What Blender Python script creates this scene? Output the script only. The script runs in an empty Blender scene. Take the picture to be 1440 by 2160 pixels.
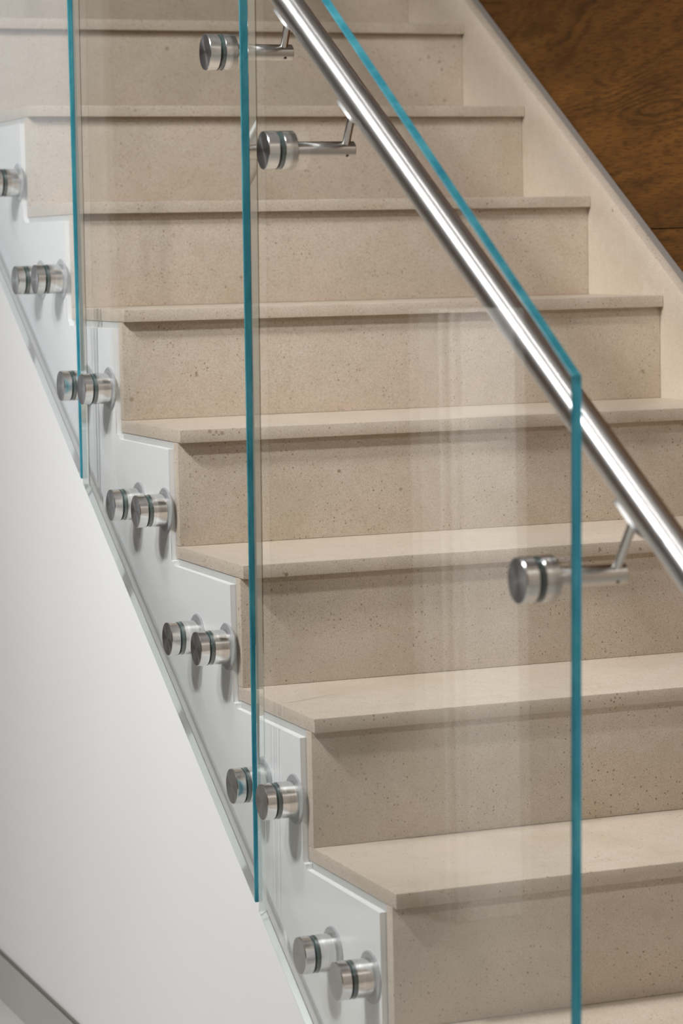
import bpy, bmesh, math, random
from mathutils import Vector, Matrix

random.seed(4)
S = bpy.context.scene
COL = S.collection
PI = math.pi
FZ = 0.66                      # height of the bottom reference tread above the lower floor

# ------------------------------------------------------------------ camera
cam_d = bpy.data.cameras.new('camera')
cam = bpy.data.objects.new('camera', cam_d)
COL.objects.link(cam)
S.camera = cam
right = Vector((0.9301867, -0.3665638, -0.0195869))
fwd = Vector((0.3631521, 0.9266970, -0.0967123))
up = Vector((0.0536024, 0.0828474, 0.9951196))
m = Matrix.Identity(4)
for i in range(3):
    m[i][0], m[i][1], m[i][2] = right[i], up[i], -fwd[i]
CAM = Vector((-1.247935, -3.024617, 0.797485 + FZ))
m.translation = CAM
cam.matrix_world = m
cam_d.sensor_fit = 'VERTICAL'
cam_d.sensor_height = 36.0
cam_d.sensor_width = 24.0
cam_d.lens = 5643.36 / 2160 * 36.0
cam_d.clip_start = 0.05
cam_d.dof.use_dof = True
cam_d.dof.focus_distance = 3.95
cam_d.dof.aperture_fstop = 6.3

# ------------------------------------------------------------------ world, view, lights
w = bpy.data.worlds.new('world')
S.world = w
w.use_nodes = True
w.node_tree.nodes['Background'].inputs[0].default_value = (0.8, 0.85, 0.9, 1)
w.node_tree.nodes['Background'].inputs[1].default_value = 0.3
S.view_settings.view_transform = 'Standard'
S.view_settings.look = 'None'
S.view_settings.gamma = 1.0
S.view_settings.use_curve_mapping = False
S.view_settings.exposure = 0.0
try:
    S.cycles.max_bounces = 10
    S.cycles.transparent_max_bounces = 24
    S.cycles.sample_clamp_indirect = 6.0
    S.cycles.caustics_reflective = False
except Exception:
    pass
CEIL = 3.70


def lamp(name, x, y, z, sx, sy, power, color=(1, 0.96, 0.9), spread=180):
    d = bpy.data.lights.new(name, 'AREA')
    d.shape = 'RECTANGLE'
    d.size, d.size_y = sx, sy
    d.energy = power
    d.color = color
    d.spread = math.radians(spread)
    o = bpy.data.objects.new(name, d)
    o.location = (x, y, z)
    COL.objects.link(o)
    return o


# recessed ceiling lights of the hall (all flush with the ceiling, facing down)
lamp('ceiling_downlight', -2.30, 0.10, CEIL - 0.02, 0.32, 0.32, 119, (1, 1, 1))
lamp('ceiling_downlight', -1.45, 0.45, CEIL - 0.02, 0.22, 0.22, 24, (1, 1, 1), 150)
lamp('ceiling_downlight', -0.30, 0.10, CEIL - 0.02, 0.22, 0.22, 7, (1, 1, 1))
lamp('ceiling_panel_light', 0.10, -3.00, CEIL - 0.02, 0.60, 0.30, 45, (1, 0.995, 0.985))
# two adjustable ceiling spots turned to the middle of the flight
for lx, ly, p, sp in ((-2.0, -0.6, 7.0, 50), (-2.3, 0.1, 3.5, 62)):
    o = lamp('ceiling_spot', lx, ly, CEIL - 0.14, 0.20, 0.20, p, (1, 1, 1), sp)
    o.rotation_euler = (Vector((0.4, 1.1, 1.26)) - o.location).to_track_quat('-Z', 'Y').to_euler()

# ------------------------------------------------------------------ constants of the stair
H, D, OV, TH, W = 0.178, 0.274178, 0.01267, 0.020, 0.97330
SL = H / D
K0, K1 = -3, 9                 # treads built
XG, GT = -0.0415, 0.012         # outer face and thickness of the glass
XS = -0.008                    # outer face of the white skirt


# ------------------------------------------------------------------ node helpers
class NT:
    def __init__(self, name):
        self.m = bpy.data.materials.new(name)
        self.m.use_nodes = True
        self.t = self.m.node_tree
        self.t.nodes.clear()
        self.out = self.t.nodes.new('ShaderNodeOutputMaterial')

    def n(self, typ, **kw):
        nd = self.t.nodes.new(typ)
        for k, v in kw.items():
            if k.startswith('i_'):
                key = k[2:]
                key = int(key) if key.isdigit() else key.replace('_', ' ')
                nd.inputs[key].default_value = v
            else:
                setattr(nd, k, v)
        return nd

    def l(self, a, b):
        self.t.links.new(a, b)

    def math(self, op, a, b=None, c=None, clamp=False):
        nd = self.t.nodes.new('ShaderNodeMath')
        nd.operation = op
        nd.use_clamp = clamp
        for i, v in enumerate((a, b, c)):
            if v is None:
                continue
            if isinstance(v, (int, float)):
                nd.inputs[i].default_value = v
            else:
                self.l(v, nd.inputs[i])
        return nd.outputs[0]

    def ramp(self, fac, stops):
        nd = self.t.nodes.new('ShaderNodeValToRGB')
        el = nd.color_ramp.elements
        while len(el) < len(stops):
            el.new(0.5)
        for e, (p, c) in zip(el, stops):
            e.position = p
            e.color = c if len(c) == 4 else (*c, 1)
        self.l(fac, nd.inputs[0])
        return nd.outputs[0]

    def mix(self, fac, a, b, blend='MIX'):
        nd = self.t.nodes.new('ShaderNodeMix')
        nd.data_type = 'RGBA'
        nd.blend_type = blend
        for i, v in ((0, fac), (6, a), (7, b)):
            if isinstance(v, (int, float)):
                nd.inputs[i].default_value = v
            elif isinstance(v, tuple):
                nd.inputs[i].default_value = v if len(v) == 4 else (*v, 1)
            else:
                self.l(v, nd.inputs[i])
        return nd.outputs[2]

    def noise(self, vec, scale, detail=3, rough=0.5, dist=0.0):
        nd = self.n('ShaderNodeTexNoise')
        nd.inputs['Scale'].default_value = scale
        nd.inputs['Detail'].default_value = detail
        nd.inputs['Roughness'].default_value = rough
        nd.inputs['Distortion'].default_value = dist
        self.l(vec, nd.inputs['Vector'])
        return nd.outputs[0]

    def voro(self, vec, scale, out='Distance'):
        nd = self.n('ShaderNodeTexVoronoi')
        nd.inputs['Scale'].default_value = scale
        self.l(vec, nd.inputs['Vector'])
        return nd

    def pos(self, scale=(1, 1, 1)):
        g = self.n('ShaderNodeNewGeometry')
        mp = self.n('ShaderNodeMapping')
        mp.inputs['Scale'].default_value = scale
        self.l(g.outputs['Position'], mp.inputs['Vector'])
        return mp.outputs[0]

    def bsdf(self, color, rough=0.5, metal=0.0, spec=0.5, normal=None):
        b = self.n('ShaderNodeBsdfPrincipled')
        if isinstance(color, tuple):
            b.inputs['Base Color'].default_value = (*color, 1)
        else:
            self.l(color, b.inputs['Base Color'])
        if isinstance(rough, (int, float)):
            b.inputs['Roughness'].default_value = rough
        else:
            self.l(rough, b.inputs['Roughness'])
        b.inputs['Metallic'].default_value = metal
        b.inputs['Specular IOR Level'].default_value = spec
        if normal is not None:
            self.l(normal, b.inputs['Normal'])
        return b

    def bump(self, h, strength, dist=0.001):
        nd = self.n('ShaderNodeBump')
        nd.inputs['Strength'].default_value = strength
        nd.inputs['Distance'].default_value = dist
        self.l(h, nd.inputs['Height'])
        return nd.outputs[0]

    def done(self, sh):
        self.l(sh, self.out.inputs[0])
        return self.m


# ------------------------------------------------------------------ materials
# brown stains in the stone: x, y, height over the reference tread, radius
STAINS = [(0.881, 1.932, 1.176, 0.003),
          (0.9, 1.932, 1.181, 0.0032),
          (0.924, 1.932, 1.172, 0.0034),
          (0.928, 1.932, 1.157, 0.0032),
          (0.872, 1.932, 1.106, 0.0028),
          (0.933, 1.932, 1.095, 0.0032),
          (0.956, 1.932, 1.202, 0.0028),
          (0.354, 1.932, 1.193, 0.0041),
          (0.301, 1.384, 0.757, 0.003),
          (0.124, 1.109, 0.603, 0.0031),
          (0.013, 1.109, 0.568, 0.0038),
          (0.939, 1.109, 0.581, 0.0033),
          (0.048, 0.823, 0.53, 0.0029),
          (0.058, 0.823, 0.529, 0.0025),
          (0.067, 0.823, 0.527, 0.0032),
          (0.053, 0.823, 0.525, 0.0022),
          (0.423, 0.287, 0.022, 0.002),
          (0.436, 0.287, 0.021, 0.0016),
          (0.287, 0.013, -0.092, 0.0017),
          (0.449, 0.274, 0.171, 0.0015),
          (0.567, 0.548, 0.345, 0.0028),
          (0.635, 0.548, 0.342, 0.0025),
          (0.198, 1.645, 1.059, 0.0021),
          (0.173, 1.658, 1.001, 0.0026),
          (0.021, 0.287, 0.056, 0.0016),
          (0.365, 0.835, 0.425, 0.0026),
          (0.164, 0.013, -0.112, 0.0015)]


def mat_stone(name, tread=False):
    t = NT(name)
    p = t.pos()
    big = t.noise(p, 7.0, 4, 0.55, 0.4)
    mid = t.noise(p, 38.0, 4, 0.6)
    base = t.ramp(big, [(0.30, (0.585, 0.510, 0.410)), (0.50, (0.640, 0.560, 0.470)), (0.70, (0.655, 0.553, 0.470))])
    base = t.mix(t.ramp(mid, [(0.42, (0, 0, 0)), (0.72, (0.4, 0.4, 0.4))]), base, (0.53, 0.445, 0.345))
    # fine grain
    fine = t.noise(p, 700.0, 3, 0.7)
    base = t.mix(t.ramp(fine, [(0.35, (0.60, 0.60, 0.60)), (0.56, (0, 0, 0))]), base, (0.36, 0.27, 0.185))
    # small brown specks of varying size
    v = t.voro(p, 210.0)
    rnd = t.n('ShaderNodeSeparateColor')
    t.l(v.outputs['Color'], rnd.inputs[0])
    thr = t.math('MULTIPLY', t.math('POWER', rnd.outputs[0], 3.0), 0.34)
    speck = t.math('LESS_THAN', v.outputs['Distance'], thr)
    clus = t.ramp(t.noise(p, 16.0, 3), [(0.40, (0.35, 0.35, 0.35)), (0.62, (0.95, 0.95, 0.95))])
    base = t.mix(t.math('MULTIPLY', speck, clus), base, (0.27, 0.195, 0.125))
    v3 = t.voro(p, 520.0)
    r3 = t.n('ShaderNodeSeparateColor')
    t.l(v3.outputs['Color'], r3.inputs[0])
    sp3 = t.math('LESS_THAN', v3.outputs['Distance'], t.math('MULTIPLY', t.math('POWER', r3.outputs[0], 2.0), 0.42))
    base = t.mix(t.math('MULTIPLY', sp3, 0.55), base, (0.33, 0.25, 0.165))
    # rare larger pits
    v2 = t.voro(p, 42.0)
    r2 = t.n('ShaderNodeSeparateColor')
    t.l(v2.outputs['Color'], r2.inputs[0])
    thr2 = t.math('MULTIPLY', t.math('GREATER_THAN', r2.outputs[1], 0.955), t.math('MULTIPLY_ADD', r2.outputs[2], 0.09, 0.05))
    dd = t.math('ADD', v2.outputs['Distance'], t.math('MULTIPLY', t.math('SUBTRACT', t.noise(p, 300, 2), 0.5), 0.10))
    pit = t.math('LESS_THAN', dd, thr2)
    base = t.mix(t.math('MULTIPLY', pit, 0.75), base, (0.20, 0.14, 0.085))
    # individual stains and pits with ragged outlines
    wob = t.n('ShaderNodeTexNoise')
    wob.inputs['Scale'].default_value = 260
    wob.inputs['Detail'].default_value = 2
    t.l(p, wob.inputs['Vector'])
    wv = t.n('ShaderNodeVectorMath')
    wv.operation = 'MULTIPLY_ADD'
    wv.inputs[1].default_value = (0.006, 0.006, 0.006)
    wv.inputs[2].default_value = (-0.003, -0.003, -0.003)
    t.l(wob.outputs['Color'], wv.inputs[0])
    wp = t.n('ShaderNodeVectorMath')
    wp.operation = 'ADD'
    t.l(p, wp.inputs[0])
    t.l(wv.outputs[0], wp.inputs[1])
    stain = None
    for sx, sy, sz, sr in STAINS:
        dn = t.n('ShaderNodeVectorMath')
        dn.operation = 'DISTANCE'
        dn.inputs[1].default_value = (sx, sy, sz + FZ)
        t.l(wp.outputs[0], dn.inputs[0])
        q = t.math('SUBTRACT', 1.0, t.math('DIVIDE', dn.outputs['Value'], sr * 1.25), clamp=True)
        stain = q if stain is None else t.math('MAXIMUM', stain, q)
    stain = t.math('MINIMUM', t.math('MULTIPLY', stain, 1.5), 0.62)
    base = t.mix(stain, base, (0.24, 0.175, 0.105))
    # three faint scored lines along the front of every tread
    gp = t.n('ShaderNodeNewGeometry')
    sp = t.n('ShaderNodeSeparateXYZ')
    t.l(gp.outputs['Position'], sp.inputs[0])
    sn = t.n('ShaderNodeSeparateXYZ')
    t.l(gp.outputs['Normal'], sn.inputs[0])
    yy = t.math('FLOORED_MODULO', sp.outputs[1], D)
    ln = None
    for c0 in (0.040, 0.049, 0.058):
        q = t.math('LESS_THAN', t.math('ABSOLUTE', t.math('SUBTRACT', yy, c0)), 0.0007)
        ln = q if ln is None else t.math('ADD', ln, q)
    dash = t.math('GREATER_THAN', t.noise(t.pos((14, 160, 1)), 1.0, 2), 0.47)
    ln = t.math('MULTIPLY', t.math('MULTIPLY', ln, dash), t.math('GREATER_THAN', sn.outputs[2], 0.9))
    base = t.mix(t.math('MULTIPLY', ln, 0.45), base, (0.36, 0.28, 0.20))
    hgt = t.math('SUBTRACT', t.math('MULTIPLY', fine, 0.4), t.math('ADD', t.math('ADD', speck, pit), ln))
    nrm = t.bump(hgt, 0.25, 0.0006)
    b = t.bsdf(base, 0.42, 0, 0.35, nrm)
    return t.done(b.outputs[0])


def mat_paint(name, col, rough=0.5, spec=0.4, grain=0.02):
    t = NT(name)
    p = t.pos()
    n1 = t.noise(p, 3.0, 3)
    n2 = t.noise(p, 420.0, 2)
    c = t.mix(t.ramp(n1, [(0.3, (0, 0, 0)), (0.7, (1, 1, 1))]), col, tuple(x * (1 - grain) for x in col))
    b = t.bsdf(c, rough, 0, spec, t.bump(n2, 0.06, 0.0005))
    return t.done(b.outputs[0])


def mat_wood(name, hue=1.0, off=0.0):
    t = NT(name)
    g = t.n('ShaderNodeNewGeometry')
    mp = t.n('ShaderNodeMapping')
    mp.inputs['Location'].default_value = (off, off * 2.3, off * 1.7)
    mp.inputs['Scale'].default_value = (1.0, 0.62, 2.5)
    t.l(g.outputs['Position'], mp.inputs['Vector'])
    p = mp.outputs[0]
    warp = t.n('ShaderNodeTexNoise')
    warp.inputs['Scale'].default_value = 1.7
    warp.inputs['Detail'].default_value = 2
    warp.inputs['Distortion'].default_value = 0.5
    t.l(p, warp.inputs['Vector'])
    bands = t.math('FRACT', t.math('MULTIPLY_ADD', warp.outputs[0], 21.0, t.math('MULTIPLY', t.noise(p, 10.0, 5, 0.65), 2.2)))
    line = t.ramp(bands, [(0.0, (0.1, 0.1, 0.1)), (0.25, (0.75, 0.75, 0.75)), (0.6, (1, 1, 1)), (1.0, (0.1, 0.1, 0.1))])
    big = t.noise(p, 3.5, 4, 0.6)
    mp2 = t.n('ShaderNodeMapping')
    mp2.inputs['Scale'].default_value = (1, 26, 420)
    t.l(g.outputs['Position'], mp2.inputs['Vector'])
    fib = t.noise(mp2.outputs[0], 1.0, 4, 0.65)
    base = t.ramp(big, [(0.30, (0.062, 0.0240, 0.0048)), (0.52, (0.108, 0.0440, 0.0085)), (0.72, (0.165, 0.069, 0.0140))])
    base = t.mix(t.math('MULTIPLY', t.math('MULTIPLY', t.math('SUBTRACT', 1.0, line), 0.75), t.ramp(t.noise(p, 5.0, 3), [(0.38, (0.15, 0.15, 0.15)), (0.6, (1, 1, 1))])), base, (0.022, 0.0090, 0.0022))
    base = t.mix(t.ramp(fib, [(0.36, (0.75, 0.75, 0.75)), (0.52, (0, 0, 0))]), base, (0.026, 0.0108, 0.0028))
    if hue != 1.0:
        base = t.mix(1.0, base, (hue, hue, hue), 'MULTIPLY')
    b = t.bsdf(base, 0.55, 0, 0.12, t.bump(fib, 0.12, 0.0005))
    return t.done(b.outputs[0])


def mat_steel(name, rough, brushed=None, col=(0.62, 0.61, 0.60)):
    """brushed: None, 'X' (turned around local X) or 'U' (lengthwise grain)"""
    t = NT(name)
    tc = t.n('ShaderNodeTexCoord')
    mp = t.n('ShaderNodeMapping')
    t.l(tc.outputs['Object'], mp.inputs['Vector'])
    if brushed == 'X':
        mp.inputs['Scale'].default_value = (2600, 25, 25)
    elif brushed == 'U':
        mp.inputs['Scale'].default_value = (900, 10, 900)
    else:
        mp.inputs['Scale'].default_value = (300, 300, 300)
    n = t.noise(mp.outputs[0], 1.0, 3, 0.6)
    r = t.math('MULTIPLY_ADD', n, 0.14, rough - 0.07)
    b = t.bsdf(col, r, 1.0)
    if brushed:
        t.l(t.bump(n, 0.05 if brushed == 'X' else 0.012, 0.0002), b.inputs['Normal'])
    if brushed:
        b.inputs['Anisotropic'].default_value = 0.75 if brushed == 'X' else 0.8
        tg = t.n('ShaderNodeTangent')
        tg.direction_type = 'RADIAL'
        tg.axis = 'X' if brushed == 'X' else 'Y'
        if brushed == 'U':
            b.inputs['Anisotropic Rotation'].default_value = 0.25
        t.l(tg.outputs[0], b.inputs['Tangent'])
    return t.done(b.outputs[0])


def mat_glass_face():
    """flat pane: mirror share by Schlick's law, the rest passes straight through (thin-pane model)"""
    t = NT('clear_glass')
    g = t.n('ShaderNodeNewGeometry')
    dp = t.n('ShaderNodeVectorMath')
    dp.operation = 'DOT_PRODUCT'
    t.l(g.outputs['Normal'], dp.inputs[0])
    t.l(g.outputs['Incoming'], dp.inputs[1])
    c = t.math('ABSOLUTE', dp.outputs['Value'])
    f = t.math('MULTIPLY_ADD', t.math('POWER', t.math('SUBTRACT', 1.0, c), 5.0), 0.96, 0.04, clamp=True)
    tr = t.n('ShaderNodeBsdfTransparent')
    tr.inputs[0].default_value = (0.997, 1.0, 0.999, 1)
    gl = t.n('ShaderNodeBsdfGlossy')
    gl.inputs['Roughness'].default_value = 0.0
    gl.inputs[0].default_value = (1, 1, 1, 1)
    mx = t.n('ShaderNodeMixShader')
    t.l(f, mx.inputs[0])
    t.l(tr.outputs[0], mx.inputs[1])
    t.l(gl.outputs[0], mx.inputs[2])
    return t.done(mx.outputs[0])


def mat_glass_edge(name, inner_mix=0.7):
    """cut edge of the pane: teal body colour from outside, total reflection from inside the pane"""
    t = NT(name)
    p = t.pos((30, 30, 9))
    n = t.noise(p, 1.0, 4, 0.65)
    p2 = t.pos((400, 400, 3))
    n2 = t.noise(p2, 1.0, 3, 0.6)
    c = t.ramp(n, [(0.30, (0.011, 0.108, 0.152)), (0.50, (0.026, 0.164, 0.212)), (0.72, (0.064, 0.250, 0.296))])
    c = t.mix(t.ramp(n2, [(0.4, (0, 0, 0)), (0.7, (0.5, 0.5, 0.5))]), c, (0.045, 0.20, 0.30))
    df = t.n('ShaderNodeBsdfDiffuse')
    tl = t.n('ShaderNodeBsdfTranslucent')
    cb = t.mix(1.0, c, (3.6, 3.2, 3.2), 'MULTIPLY')
    cd = t.mix(1.0, c, (1.45, 1.4, 1.35), 'MULTIPLY')
    t.l(cd, df.inputs[0])
    t.l(cb, tl.inputs[0])
    dm = t.n('ShaderNodeMixShader')
    dm.inputs[0].default_value = 0.45
    t.l(df.outputs[0], dm.inputs[1])
    t.l(tl.outputs[0], dm.inputs[2])
    gs = t.n('ShaderNodeBsdfGlossy')
    gs.inputs['Roughness'].default_value = 0.3
    b = t.n('ShaderNodeMixShader')
    b.inputs[0].default_value = 0.015
    t.l(dm.outputs[0], b.inputs[1])
    t.l(gs.outputs[0], b.inputs[2])
    gl = t.n('ShaderNodeBsdfGlossy')
    gl.inputs['Roughness'].default_value = 0.02
    gl.inputs[0].default_value = (0.88, 0.95, 0.93, 1)
    tr = t.n('ShaderNodeBsdfTransparent')
    m0 = t.n('ShaderNodeMixShader')
    m0.inputs[0].default_value = inner_mix
    t.l(tr.outputs[0], m0.inputs[1])
    t.l(gl.outputs[0], m0.inputs[2])
    g = t.n('ShaderNodeNewGeometry')
    mx = t.n('ShaderNodeMixShader')
    t.l(g.outputs['Backfacing'], mx.inputs[0])
    t.l(b.outputs[0], mx.inputs[1])
    t.l(m0.outputs[0], mx.inputs[2])
    return t.done(mx.outputs[0])


M_STONE = mat_stone('beige_limestone')
M_WHITE = mat_paint('white_wall_paint', (0.72, 0.72, 0.72), 0.6, 0.3)
M_SKIRT = mat_paint('white_satin_paint', (0.84, 0.85, 0.85), 0.38, 0.4)
M_GREYST = mat_paint('grey_stone_floor', (0.40, 0.39, 0.36), 0.5, 0.4, 0.10)
M_BASE = mat_paint('grey_stone_base', (0.42, 0.41, 0.385), 0.5, 0.3, 0.08)
M_CEIL = mat_paint('ceiling_paint', (0.78, 0.78, 0.77), 0.8, 0.2)
M_DARK = mat_paint('dark_shade_and_fittings', (0.13, 0.125, 0.11), 0.7, 0.2)  # painted gap shadow over the base, also seam backing and set screws
M_TRIM = mat_paint('grey_trim_paint', (0.25, 0.23, 0.21), 0.5, 0.3)
M_GAPSHADE = mat_paint('gap_shade_grey', (0.50, 0.50, 0.48), 0.7, 0.2)  # grey standing in for the shade under the tread ends
M_WOOD = mat_wood('stained_plywood', 1.0, 0.0)
M_WOOD2 = mat_wood('stained_plywood_lower', 0.95, 3.1)
M_RAIL = mat_steel('brushed_rail_steel', 0.38, 'U', (0.80, 0.795, 0.79))
M_TURN = mat_steel('turned_steel', 0.24, 'X')
M_STEEL = mat_steel('satin_steel', 0.20, None, (0.70, 0.69, 0.68))
M_SADDLE = mat_steel('matt_saddle_steel', 0.55, None, (0.36, 0.355, 0.35))
M_BAR = mat_steel('polished_barrel_steel', 0.19, None, (0.74, 0.735, 0.73))
M_ROSE = mat_paint('matt_grey_rosette', (0.36, 0.37, 0.38), 0.42, 0.5)
M_RUBBER = mat_paint('black_gasket_rubber', (0.012, 0.018, 0.018), 0.45, 0.4)
M_SLEEVE = mat_paint('dark_green_sleeve', (0.014, 0.045, 0.042), 0.3, 0.5)
M_GF = mat_glass_face()
_t = NT('added_pane_glow')  # glow of the unseen pane added in the far wall
_e = _t.n('ShaderNodeEmission')
_e.inputs[0].default_value = (0.93, 0.97, 1.0, 1)
_e.inputs[1].default_value = 0.57
M_GLOW = _t.done(_e.outputs[0])
M_GE = mat_glass_edge('teal_glass_edge')


# ------------------------------------------------------------------ object helpers
def setp(o, label=None, cat=None, group=None, kind=None):
    if label: o['label'] = label
    if cat: o['category'] = cat
    if group: o['group'] = group
    if kind: o['kind'] = kind
    return o


def empty(name, loc):
    o = bpy.data.objects.new(name, None)
    o.empty_display_size = 0.05
    o.location = loc
    COL.objects.link(o)
    return o


def mesh_obj(name, bm, mat, parent=None, smooth=None):
    bmesh.ops.recalc_face_normals(bm, faces=bm.faces[:])
    me = bpy.data.meshes.new(name)
    bm.to_mesh(me)
    bm.free()
    for mm in (mat if isinstance(mat, (list, tuple)) else [mat]):
        me.materials.append(mm)
    if smooth is not None:
        me.polygons.foreach_set('use_smooth', [True] * len(me.polygons))
        try:
            me.set_sharp_from_angle(angle=math.radians(smooth))
        except Exception:
            pass
    o = bpy.data.objects.new(name, me)
    COL.objects.link(o)
    if parent:
        o.parent = parent
    return o


def bx(bm, x0, x1, y0, y1, z0, z1):
    v = [bm.verts.new((x, y, z)) for x in (x0, x1) for y in (y0, y1) for z in (z0, z1)]
    for f in ((0, 1, 3, 2), (4, 6, 7, 5), (0, 4, 5, 1), (2, 3, 7, 6), (0, 2, 6, 4), (1, 5, 7, 3)):
        bm.faces.new([v[i] for i in f])


def box(name, x0, x1, y0, y1, z0, z1, mat, parent=None, bev=0.0, seg=2):
    bm = bmesh.new()
    bx(bm, x0, x1, y0, y1, z0, z1)
    if bev:
        bmesh.ops.bevel(bm, geom=bm.edges[:], offset=bev, segments=seg, profile=0.5, affect='EDGES')
    return mesh_obj(name, bm, mat, parent, 40 if bev else None)


def prism_x(bm, poly, x0, x1):
    """polygon in (y, z) extruded along x"""
    a = [bm.verts.new((x0, y, z)) for y, z in poly]
    b = [bm.verts.new((x1, y, z)) for y, z in poly]
    bm.faces.new(a)
    bm.faces.new(b[::-1])
    n = len(poly)
    for i in range(n):
        j = (i + 1) % n
        bm.faces.new((a[i], a[j], b[j], b[i]))


def lathe_x(bm, prof, seg=48):
    """profile of (x, r) revolved around the X axis; r = 0 closes an end"""
    rings = []
    for x, r in prof:
        if r < 1e-7:
            rings.append([bm.verts.new((x, 0, 0))])
        else:
            rings.append([bm.verts.new((x, r * math.cos(2 * PI * i / seg), r * math.sin(2 * PI * i / seg))) for i in range(seg)])
    for a, b in zip(rings, rings[1:]):
        for i in range(seg):
            j = (i + 1) % seg
            if len(a) == 1:
                bm.faces.new((a[0], b[i], b[j]))
            elif len(b) == 1:
                bm.faces.new((a[i], a[j], b[0]))
            else:
                bm.faces.new((a[i], a[j], b[j], b[i]))


def tube(bm, p, q, r, seg=24, cap=True):
    p, q = Vector(p), Vector(q)
    d = (q - p).normalized()
    u = d.orthogonal().normalized()
    v = d.cross(u)
    ra = [bm.verts.new(p + (u * math.cos(2 * PI * i / seg) + v * math.sin(2 * PI * i / seg)) * r) for i in range(seg)]
    rb = [bm.verts.new(q + (u * math.cos(2 * PI * i / seg) + v * math.sin(2 * PI * i / seg)) * r) for i in range(seg)]
    for i in range(seg):
        j = (i + 1) % seg
        bm.faces.new((ra[i], ra[j], rb[j], rb[i]))
    if cap:
        bm.faces.new(ra[::-1])
        bm.faces.new(rb)


# ------------------------------------------------------------------ the room
XW = W + 0.032                      # face of the wooden wall
RX0, RY0, RY1 = -4.6, -5.2, 6.4
setp(box('floor', RX0, XW + 0.1, RY0, RY1, -0.1, 0.0, M_GREYST), kind='structure')
setp(box('ceiling', RX0, XW + 0.1, RY0, RY1, CEIL, CEIL + 0.1, M_CEIL), kind='structure')
setp(box('wall_front', RX0, XW + 0.1, RY0 - 0.1, RY0, 0, CEIL, M_WHITE), kind='structure')
setp(box('wall_outer', RX0 - 0.1, RX0, RY0, RY1, 0, CEIL, M_WOOD2), kind='structure')

# far wall: white plaster next to the stair, then wooden panelling
wb = setp(empty('wall_back', (0, RY1, 0)), kind='structure')
box('plaster', -1.64, XW + 0.1, 0, 0.1, 0, CEIL, M_WHITE, wb)
box('wood_panel', RX0, -1.64, 0.0, 0.1, 0, CEIL, M_WOOD2, wb)

# wooden wall along the right side, two courses of boards with a fine seam
wr = setp(empty('wall_right', (XW, 0, 0)), kind='structure')
SEAM = 0.8273 + FZ
YW = -0.95                         # the boarding ends here; stone cladding further forward
box('wood_panel', 0, 0.1, YW, RY1, SEAM + 0.001, CEIL, M_WOOD, wr)
box('wood_panel', 0, 0.1, YW, RY1, 0, SEAM - 0.001, M_WOOD2, wr)
box('backing', 0.012, 0.1, YW, RY1, SEAM - 0.001, SEAM + 0.001, M_DARK, wr)
box('stone_cladding', 0, 0.1, RY0, YW, 0, CEIL, M_STONE, wr)

# unseen glowing window, added in the far wall for the pale glass reflections
wn = setp(empty('added_window_1', (0, RY1, 0)), kind='structure')
box('glow_pane', -1.50, -0.02, -0.02, -0.005, 0.30, 3.45, M_GLOW, wn)
for x in (-1.53, -0.05):
    box('jamb', x - 0.03, x + 0.03, -0.05, -0.003, 0.24, 3.51, M_WHITE, wn)
for z in (0.27, 3.48):
    box('rail', -1.50, -0.08, -0.05, -0.003, z - 0.03, z + 0.03, M_WHITE, wn)

# unseen white pier, added for the faint upright reflection in the lowest pane
PX, PY = -1.16, 2.20
pr = setp(empty('added_pier', (PX, PY, 0)), kind='structure')
box('shaft', -0.13, 0.05, 0.0, 0.16, 0.0, 1.33, M_WHITE, pr, 0.003)
box('edge_strip', 0.005, 0.03, -0.022, -0.0005, 0.03, 1.33, M_WHITE, pr, 0.002)

# ------------------------------------------------------------------ white wall under the stair
def yr(k):                         # front face of riser k
    return k * D + OV


YEND = (K1 + 1) * D + OV + 0.02
poly = [(YEND, 0.0), (yr(K0) + 0.0210, 0.0)]
for k in range(K0, K1 + 1):
    z = k * H + FZ
    poly.append((yr(k) + 0.0210, z - TH - 0.0115))
    poly.append((yr(k + 1) + 0.0210, z - TH - 0.0115))
bm = bmesh.new()
prism_x(bm, poly, 0.0015, 0.10)
wl = setp(mesh_obj('wall_left', bm, M_WHITE), kind='structure')
# continuation of the wall beyond the stair flight
setp(box('wall_stairwell', 0.0015, 0.10, YEND + 0.001, RY1, 0.0, (K1 + 1) * H + FZ, M_WHITE), kind='structure')

# stone base at the foot of the white wall, topped by a dark strip painted as gap shadow
bl = setp(empty('baseboard_left', (0, 0, 0)), kind='structure')
box('stone_base', -0.005, 0.0012, yr(K0) + 0.03, 3.9, 0.0, 0.092, M_BASE, bl)
box('shadow_line', -0.0045, 0.0012, yr(K0) + 0.03, 3.9, 0.092, 0.0975, M_DARK, bl)

# ------------------------------------------------------------------ the staircase
st = empty('staircase', (0, 0, 0))
setp(st, 'straight beige limestone staircase with overhanging treads and a white side panel', 'stairs')


def stone_slab(name, x0, x1, y0, y1, z0, z1, b=0.0014, rough=0.0005):
    """slab with softly broken, slightly uneven edges"""
    bm = bmesh.new()
    bx(bm, x0, x1, y0, y1, z0, z1)
    bmesh.ops.bevel(bm, geom=bm.edges[:], offset=b, segments=2, profile=0.6, affect='EDGES')
    return mesh_obj(name, bm, M_STONE, st, 50)


for k in range(K0, K1 + 1):
    z = k * H + FZ
    t = stone_slab('tread', 0.0, W, k * D, yr(k + 1) + 0.0200, z - TH, z, 0.0020)
for k in range(K0, K1 + 1):
    z = k * H + FZ
    zb = (k - 1) * H + FZ if k > K0 else 0.0
    stone_slab('riser', 0.0, W, yr(k), yr(k) + 0.020, zb + 0.0003, z - TH - 0.0003, 0.0008)

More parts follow.
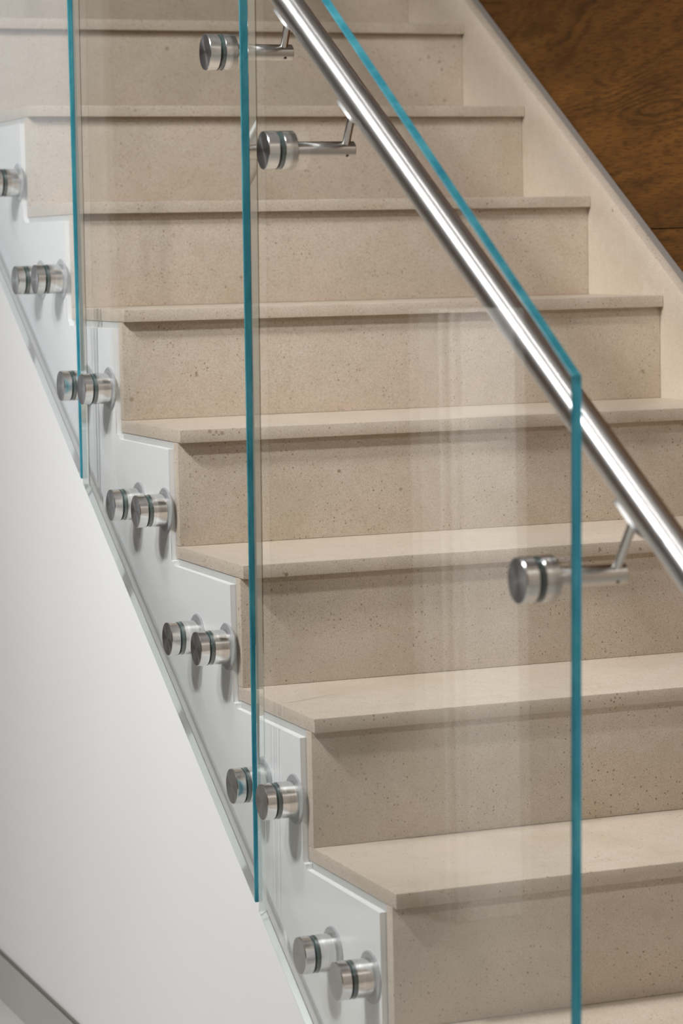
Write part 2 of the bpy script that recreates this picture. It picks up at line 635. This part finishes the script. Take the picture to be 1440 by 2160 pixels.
# plastered core that carries the treads, set back behind the side faces
poly = [(YEND, 0.0), (yr(K0) + 0.0210, 0.0)]
for k in range(K0, K1 + 1):
    z = k * H + FZ
    poly.append((yr(k) + 0.0206, z - TH - 0.0003))
    poly.append((yr(k + 1) + 0.0206, z - TH - 0.0003))
bm = bmesh.new()
prism_x(bm, poly, 0.1005, W - 0.05)
mesh_obj('core', bm, M_TRIM, st)
# strip under each tread end, its grey painted for the gap's shade
for k in range(K0, K1 + 1):
    z = k * H + FZ
    box('gap_shade_strip', 0.0016, 0.10, yr(k) + 0.0215, yr(k + 1) + 0.0195, z - TH - 0.0112, z - TH - 0.0004, M_GAPSHADE, st)

# white stepped side panel (skirt)
GAP = 0.0105
zsk = lambda y: SL * y - 0.386 + FZ
pts = []
for k in range(K0, K1 + 1):
    z = k * H + FZ - TH - GAP
    pts.append((yr(k) + 0.0212, z))
    pts.append((yr(k + 1) + 0.0212 - 0.012, z))
    pts.append((yr(k + 1) + 0.0212 - 0.012, z + 0.0075))
    pts.append((yr(k + 1) + 0.0212, z + 0.0075))
y_lo = yr(K0) + 0.0212
poly = [(pts[-1][0], zsk(pts[-1][0])), ((0.02 - FZ + 0.386) / SL, 0.02), (y_lo, 0.02)] + pts
bm = bmesh.new()
prism_x(bm, poly, XS, 0.0012)
bmesh.ops.bevel(bm, geom=[e for e in bm.edges if all(abs(v.co.x - XS) < 1e-5 for v in e.verts)], offset=0.0009, segments=2, profile=0.5, affect='EDGES')
mesh_obj('skirt_panel', bm, M_SKIRT, st, 40)

# sloping stone stringer along the wooden wall
zt = lambda y: SL * y + 0.045 + FZ
ya, yb = K0 * D - 0.10, YEND
bm = bmesh.new()
prism_x(bm, [(ya, 0.0), (yb, 0.0), (yb, zt(yb)), (ya, zt(ya))], W + 0.0005, W + 0.0195)
bmesh.ops.bevel(bm, geom=[e for e in bm.edges], offset=0.0012, segments=2, profile=0.6, affect='EDGES')
mesh_obj('stringer', bm, M_STONE, st, 50)
# grey trim strip closing the joint to the wooden wall
bm = bmesh.new()
prism_x(bm, [(ya, 0.0), (yb, 0.0), (yb, zt(yb) + 0.002), (ya, zt(ya) + 0.002)], W + 0.0205, XW - 0.0005)
setp(mesh_obj('trim_1', bm, M_TRIM), kind='structure')

# ------------------------------------------------------------------ glass panels
R_HOLE = 0.0252
# (y, z) of the standoffs: measured pairs, bottom to top
SO = [(0.0683, -0.1215), (0.1988, -0.1200), (0.3322, 0.0599), (0.4553, 0.0594), (0.5995, 0.2340), (0.7343, 0.2310),
      (0.8772, 0.4092), (1.0107, 0.4082), (1.1588, 0.5847), (1.2832, 0.5852), (1.4281, 0.7613), (1.5604, 0.7593),
      (1.6976, 0.9330)]
BR = [(0.4897, 1.0736), (0.2650, 0.9306), (-0.4913, 0.4499)]


def inset(poly, d):
    n = len(poly)
    area = sum(poly[i][0] * poly[(i + 1) % n][1] - poly[(i + 1) % n][0] * poly[i][1] for i in range(n))
    s = 1 if area > 0 else -1
    lines = []
    for i in range(n):
        a, b = Vector(poly[i]), Vector(poly[(i + 1) % n])
        t = (b - a).normalized()
        nn = Vector((-t.y, t.x)) * s
        lines.append((a + nn * d, t))
    out = []
    for i in range(n):
        (p, t), (q, u) = lines[i - 1], lines[i]
        det = t.x * (-u.y) + u.x * t.y
        r = q - p
        k = (r.x * (-u.y) + u.x * r.y) / det
        out.append(tuple(p + t * k))
    return out


def glass_panel(poly, holes, label):
    poly = [(y, z + FZ) for y, z in poly]
    y0 = sum(p[0] for p in poly) / len(poly)
    z0 = min(p[1] for p in poly)
    poly = [(y - y0, z - z0) for y, z in poly]
    ch = 0.0011
    ins = inset(poly, ch)
    bm = bmesh.new()
    loops = []
    for x, pl in ((0, ins), (ch, poly), (GT - ch, poly), (GT, ins)):
        loops.append([bm.verts.new((x, y, z)) for y, z in pl])
    n = len(poly)
    for a, b in zip(loops, loops[1:]):
        for i in range(n):
            j = (i + 1) % n
            bm.faces.new((a[i], a[j], b[j], b[i])).material_index = 1
    hl = []
    SEG = 40
    for (hy, hz) in holes:
        c = (hy - y0, hz + FZ - z0)
        r0 = [bm.verts.new((0, c[0] + R_HOLE * math.cos(2 * PI * i / SEG), c[1] + R_HOLE * math.sin(2 * PI * i / SEG))) for i in range(SEG)]
        r1 = [bm.verts.new((GT, v.co.y, v.co.z)) for v in r0]
        for i in range(SEG):
            j = (i + 1) % SEG
            bm.faces.new((r0[i], r0[j], r1[j], r1[i])).material_index = 0
        hl.append((r0, r1))
    for li, side in ((0, 0), (3, 1)):
        es = []
        rings = [loops[li]] + [h[side] for h in hl]
        for ring in rings:
            for i in range(len(ring)):
                es.append(bm.edges.get((ring[i], ring[(i + 1) % len(ring)])))
        bmesh.ops.triangle_fill(bm, use_beauty=True, use_dissolve=False, edges=es, normal=(-1 if side == 0 else 1, 0, 0))
    o = mesh_obj('glass_balustrade', bm, [M_GF, M_GE])
    o.location = (XG, y0, z0)
    setp(o, label, 'glass panel', 'glass balustrade panels')
    return o


ztop = lambda y: SL * y + 1.050
zbot = lambda y: SL * y - 0.3655
ZF = -0.640
# lower panel: front cut, back cut follow the measured edges
fa = lambda z: -0.5907 + (0.6687 - z) * 0.0252
ba = lambda z: 0.3618 + (1.0949 - z) * 0.0295
A = [(-0.5907, 0.6687)]
yt = 0.3560
A += [(fa(ZF), ZF), ((ZF + 0.3655) / SL, ZF), (0.3975, zbot(0.3975)), (yt, ztop(yt))]
glass_panel(A, [SO[0], SO[1], SO[2], BR[1], BR[2]],
            'lowest glass panel, with the free upright teal front edge right of centre')
B = [(0.4125, zbot(0.4125)), (0.3895, ztop(0.3895)), (1.186, ztop(1.186)), (1.2185, zbot(1.2185))]
glass_panel(B, [SO[3], SO[4], SO[5], SO[6], SO[7], SO[8], BR[0]],
            'middle glass panel between the two teal joints, clamped by the uppermost rail bracket')
Cc = [(1.2310, zbot(1.2310)), (1.2255, ztop(1.2255)), (2.030, ztop(2.030)), (2.040, zbot(2.040))]
glass_panel(Cc, [SO[9], SO[10], SO[11], SO[12]],
            'uppermost glass panel at the far left, milky with pale reflections')

# ------------------------------------------------------------------ standoffs
XI = XG + GT                         # inner face of the glass


def standoff_parts(parent):
    # local X = 0 on the skirt face, -X points out of the stair
    gi = XI - XS                     # inner glass face (negative)
    go = XG - XS
    bm = bmesh.new()
    lathe_x(bm, [(0, 0), (0, 0.0345), (-0.0018, 0.0345), (-0.0030, 0.0330), (-0.0030, 0)], 56)
    mesh_obj('rosette', bm, M_ROSE, parent, 30)
    bm = bmesh.new()
    lathe_x(bm, [(-0.0030, 0), (-0.0030, 0.0250), (gi + 0.0012, 0.0250), (gi + 0.0012, 0)], 56)
    mesh_obj('barrel', bm, M_BAR, parent, 30)
    clamp_parts(parent, gi, go, 0.0138)


def clamp_parts(parent, gi, go, cap):
    """outer gasket, dark sleeve and inner gasket in the hole of the pane, then the steel spigot"""
    for a, b in ((go + 0.0068, go + 0.0056), (go, go - 0.0012)):
        bm = bmesh.new()
        lathe_x(bm, [(a, 0), (a, 0.0245), ((a + b) / 2, 0.0249), (b, 0.0245), (b, 0)], 48)
        mesh_obj('gasket', bm, M_RUBBER, parent, 40)
    bm = bmesh.new()
    lathe_x(bm, [(go + 0.0056, 0), (go + 0.0056, 0.0240), (go, 0.0240), (go, 0)], 48)
    mesh_obj('sleeve', bm, M_SLEEVE, parent, 40)
    bm = bmesh.new()
    lathe_x(bm, [(gi + 0.0012, 0), (gi + 0.0012, 0.0249), (go + 0.0070, 0.0249), (go + 0.0068, 0.0247), (go + 0.0068, 0)], 56)
    mesh_obj('spigot', bm, M_BAR, parent, 30)
    c0, c1 = go - 0.0012, go - 0.0012 - cap
    bm = bmesh.new()
    lathe_x(bm, [(c0, 0), (c0, 0.0244), (c0 - 0.0006, 0.0250), (c1 + 0.0008, 0.0250), (c1, 0.0242),
                 (c1 + 0.0001, 0.018), (c1 + 0.0002, 0.010), (c1 + 0.0002, 0.003), (c1 + 0.0002, 0)], 64)
    bm.normal_update()
    for f in bm.faces:
        f.material_index = 1 if abs(f.normal.x) > 0.9 else 0
    mesh_obj('cap', bm, [M_BAR, M_TURN], parent, 30)


def copy_tree(src, name, loc):
    r = src.copy()
    r.name = name
    COL.objects.link(r)
    r.location = loc
    for ch in list(src.children):
        c = ch.copy()
        COL.objects.link(c)
        c.parent = r
    return r


LAB = ['right-hand steel standoff of the bottom pair beside the lowest visible riser',
       'left-hand steel standoff of the bottom pair, partly in front of a second rosette',
       'steel standoff right of the middle glass joint, second pair from the bottom',
       'steel standoff left of the middle glass joint, second pair from the bottom',
       'right-hand steel standoff of the third pair from the bottom, midway down the white side panel',
       'left-hand steel standoff of the third pair from the bottom, midway down the white side panel',
       'right-hand steel standoff of the fourth pair from the bottom, just below the upper glass joint',
       'left-hand steel standoff of the fourth pair from the bottom, just below the upper glass joint',
       'steel standoff right of the upper teal glass joint, fifth pair from the bottom',
       'steel standoff left of the upper teal glass joint, overlapped by its neighbour',
       'right-hand steel standoff of the blurred sixth pair on the uppermost glass panel',
       'left-hand steel standoff of the blurred sixth pair on the uppermost glass panel',
       'topmost steel standoff, cut by the left edge of the picture']
proto = None
for i, (y, z) in enumerate(SO):
    loc = (XS, y, z + FZ)
    if proto is None:
        o = proto = empty('glass_standoff', loc)
        standoff_parts(proto)
    else:
        o = copy_tree(proto, 'glass_standoff', loc)
    setp(o, LAB[i], 'standoff', 'glass standoffs on the white side panel')

# ------------------------------------------------------------------ handrail
R1 = Vector((0.055, 0.345, 1.070 + FZ))
R2 = Vector((0.062, -0.498, 0.557 + FZ))
rd = (R2 - R1).normalized()
RR = 0.0191
pa, pb = R1 - rd * 1.75, R2 + rd * 0.62


def rail_mesh():
    bm = bmesh.new()
    L = (pb - pa).length
    seg = 64
    prof = [(0, 0), (0, RR - 0.004), (0.004, RR), (L - 0.004, RR), (L, RR - 0.004), (L, 0)]
    rings = []
    for s, r in prof:
        if r == 0:
            rings.append([bm.verts.new((0, s, 0))])
        else:
            rings.append([bm.verts.new((r * math.cos(2 * PI * i / seg), s, r * math.sin(2 * PI * i / seg))) for i in range(seg)])
    for a, b in zip(rings, rings[1:]):
        for i in range(seg):
            j = (i + 1) % seg
            if len(a) == 1:
                bm.faces.new((a[0], b[i], b[j]))
            elif len(b) == 1:
                bm.faces.new((a[i], a[j], b[0]))
            else:
                bm.faces.new((a[i], a[j], b[j], b[i]))
    return bm


rail = mesh_obj('handrail', rail_mesh(), M_RAIL, None, 30)
zx = Vector((0, 0, 1)) - rd * rd.z
zx.normalize()
xx = rd.cross(zx)
mw = Matrix.Identity(4)
for i in range(3):
    mw[i][0], mw[i][1], mw[i][2] = xx[i], rd[i], zx[i]
mw.translation = pa
rail.matrix_world = mw
setp(rail, 'long round brushed steel handrail tube sloping down across the glass', 'handrail')


def axis_point(y):
    t = (y - R1.y) / rd.y
    return R1 + rd * t


# ------------------------------------------------------------------ handrail brackets
BLAB = ['uppermost handrail bracket, left of the middle glass joint, near the top edge',
        'middle handrail bracket, right of the middle glass joint, second from the top',
        'lowest handrail bracket, blurred, crossing the free front edge of the lowest glass panel']
for i, (y, z) in enumerate(BR):
    e = empty('handrail_bracket', (XI, y, z + FZ))
    setp(e, BLAB[i], 'bracket', 'handrail brackets through the glass')
    clamp_parts(e, 0.0, -GT, 0.0155)
    bm = bmesh.new()
    lathe_x(bm, [(0.0012, 0), (0.0012, 0.0250), (0.0018, 0.0250), (0.0112, 0.0250), (0.0117, 0.0245), (0.0117, 0)], 56)
    mesh_obj('backing_disc', bm, M_TURN, e, 30)
    XE = 0.068 - XI
    bm = bmesh.new()
    lathe_x(bm, [(0.0117, 0), (0.0117, 0.0112), (XE - 0.0008, 0.0112), (XE, 0.0104), (XE, 0)], 40)
    mesh_obj('rod', bm, M_STEEL, e, 30)
    # post rises at a right angle to the rail until it meets the saddle
    org = Vector((XI, y, z + FZ))
    p0 = Vector((0.056, y, z + FZ))
    # foot of the perpendicular from p0 on the rail axis (in the plane of the slope)
    a = R1 + rd * (p0 - R1).dot(rd)
    dirv = (a - p0)
    dist = dirv.length
    dirv.normalize()
    top = p0 + dirv * (dist - RR - 0.0035)
    bm = bmesh.new()
    tube(bm, p0 + dirv * 0.009 - org, top - org, 0.0053, 28)
    mesh_obj('post', bm, M_STEEL, e, 30)
    # curved saddle hugging the underside of the tube
    bm = bmesh.new()
    side = rd.cross(dirv).normalized()
    n1, n2 = 10, 14
    hw = 0.80
    grid = {}
    for li, rad in enumerate((RR + 0.0004, RR + 0.0046)):
        for ii in range(n1 + 1):
            s = (ii / n1 - 0.5) * 0.072
            wv = hw * math.sqrt(max(0.02, 1 - (abs(s) / 0.0366) ** 3))
            for jj in range(n2 + 1):
                an = (jj / n2 - 0.5) * 2 * wv
                v = a + rd * s - dirv * (rad * math.cos(an)) + side * (rad * math.sin(an))
                grid[(li, ii, jj)] = bm.verts.new(v - org)
    for li in (0, 1):
        for ii in range(n1):
            for jj in range(n2):
                bm.faces.new([grid[(li, ii, jj)], grid[(li, ii + 1, jj)], grid[(li, ii + 1, jj + 1)], grid[(li, ii, jj + 1)]])
    for ii in range(n1):
        for jj in (0, n2):
            bm.faces.new([grid[(0, ii, jj)], grid[(0, ii + 1, jj)], grid[(1, ii + 1, jj)], grid[(1, ii, jj)]])
    for jj in range(n2):
        for ii in (0, n1):
            bm.faces.new([grid[(0, ii, jj)], grid[(0, ii, jj + 1)], grid[(1, ii, jj + 1)], grid[(1, ii, jj)]])
    mesh_obj('saddle', bm, M_SADDLE, e, 40)
    # set screw under the rod, below the post
    bm = bmesh.new()
    sx = 0.056 - XI
    tube(bm, (sx, -0.0070, -0.0066), (sx, -0.0083, -0.0079), 0.0021, 16)
    mesh_obj('set_screw', bm, M_DARK, e, 40)
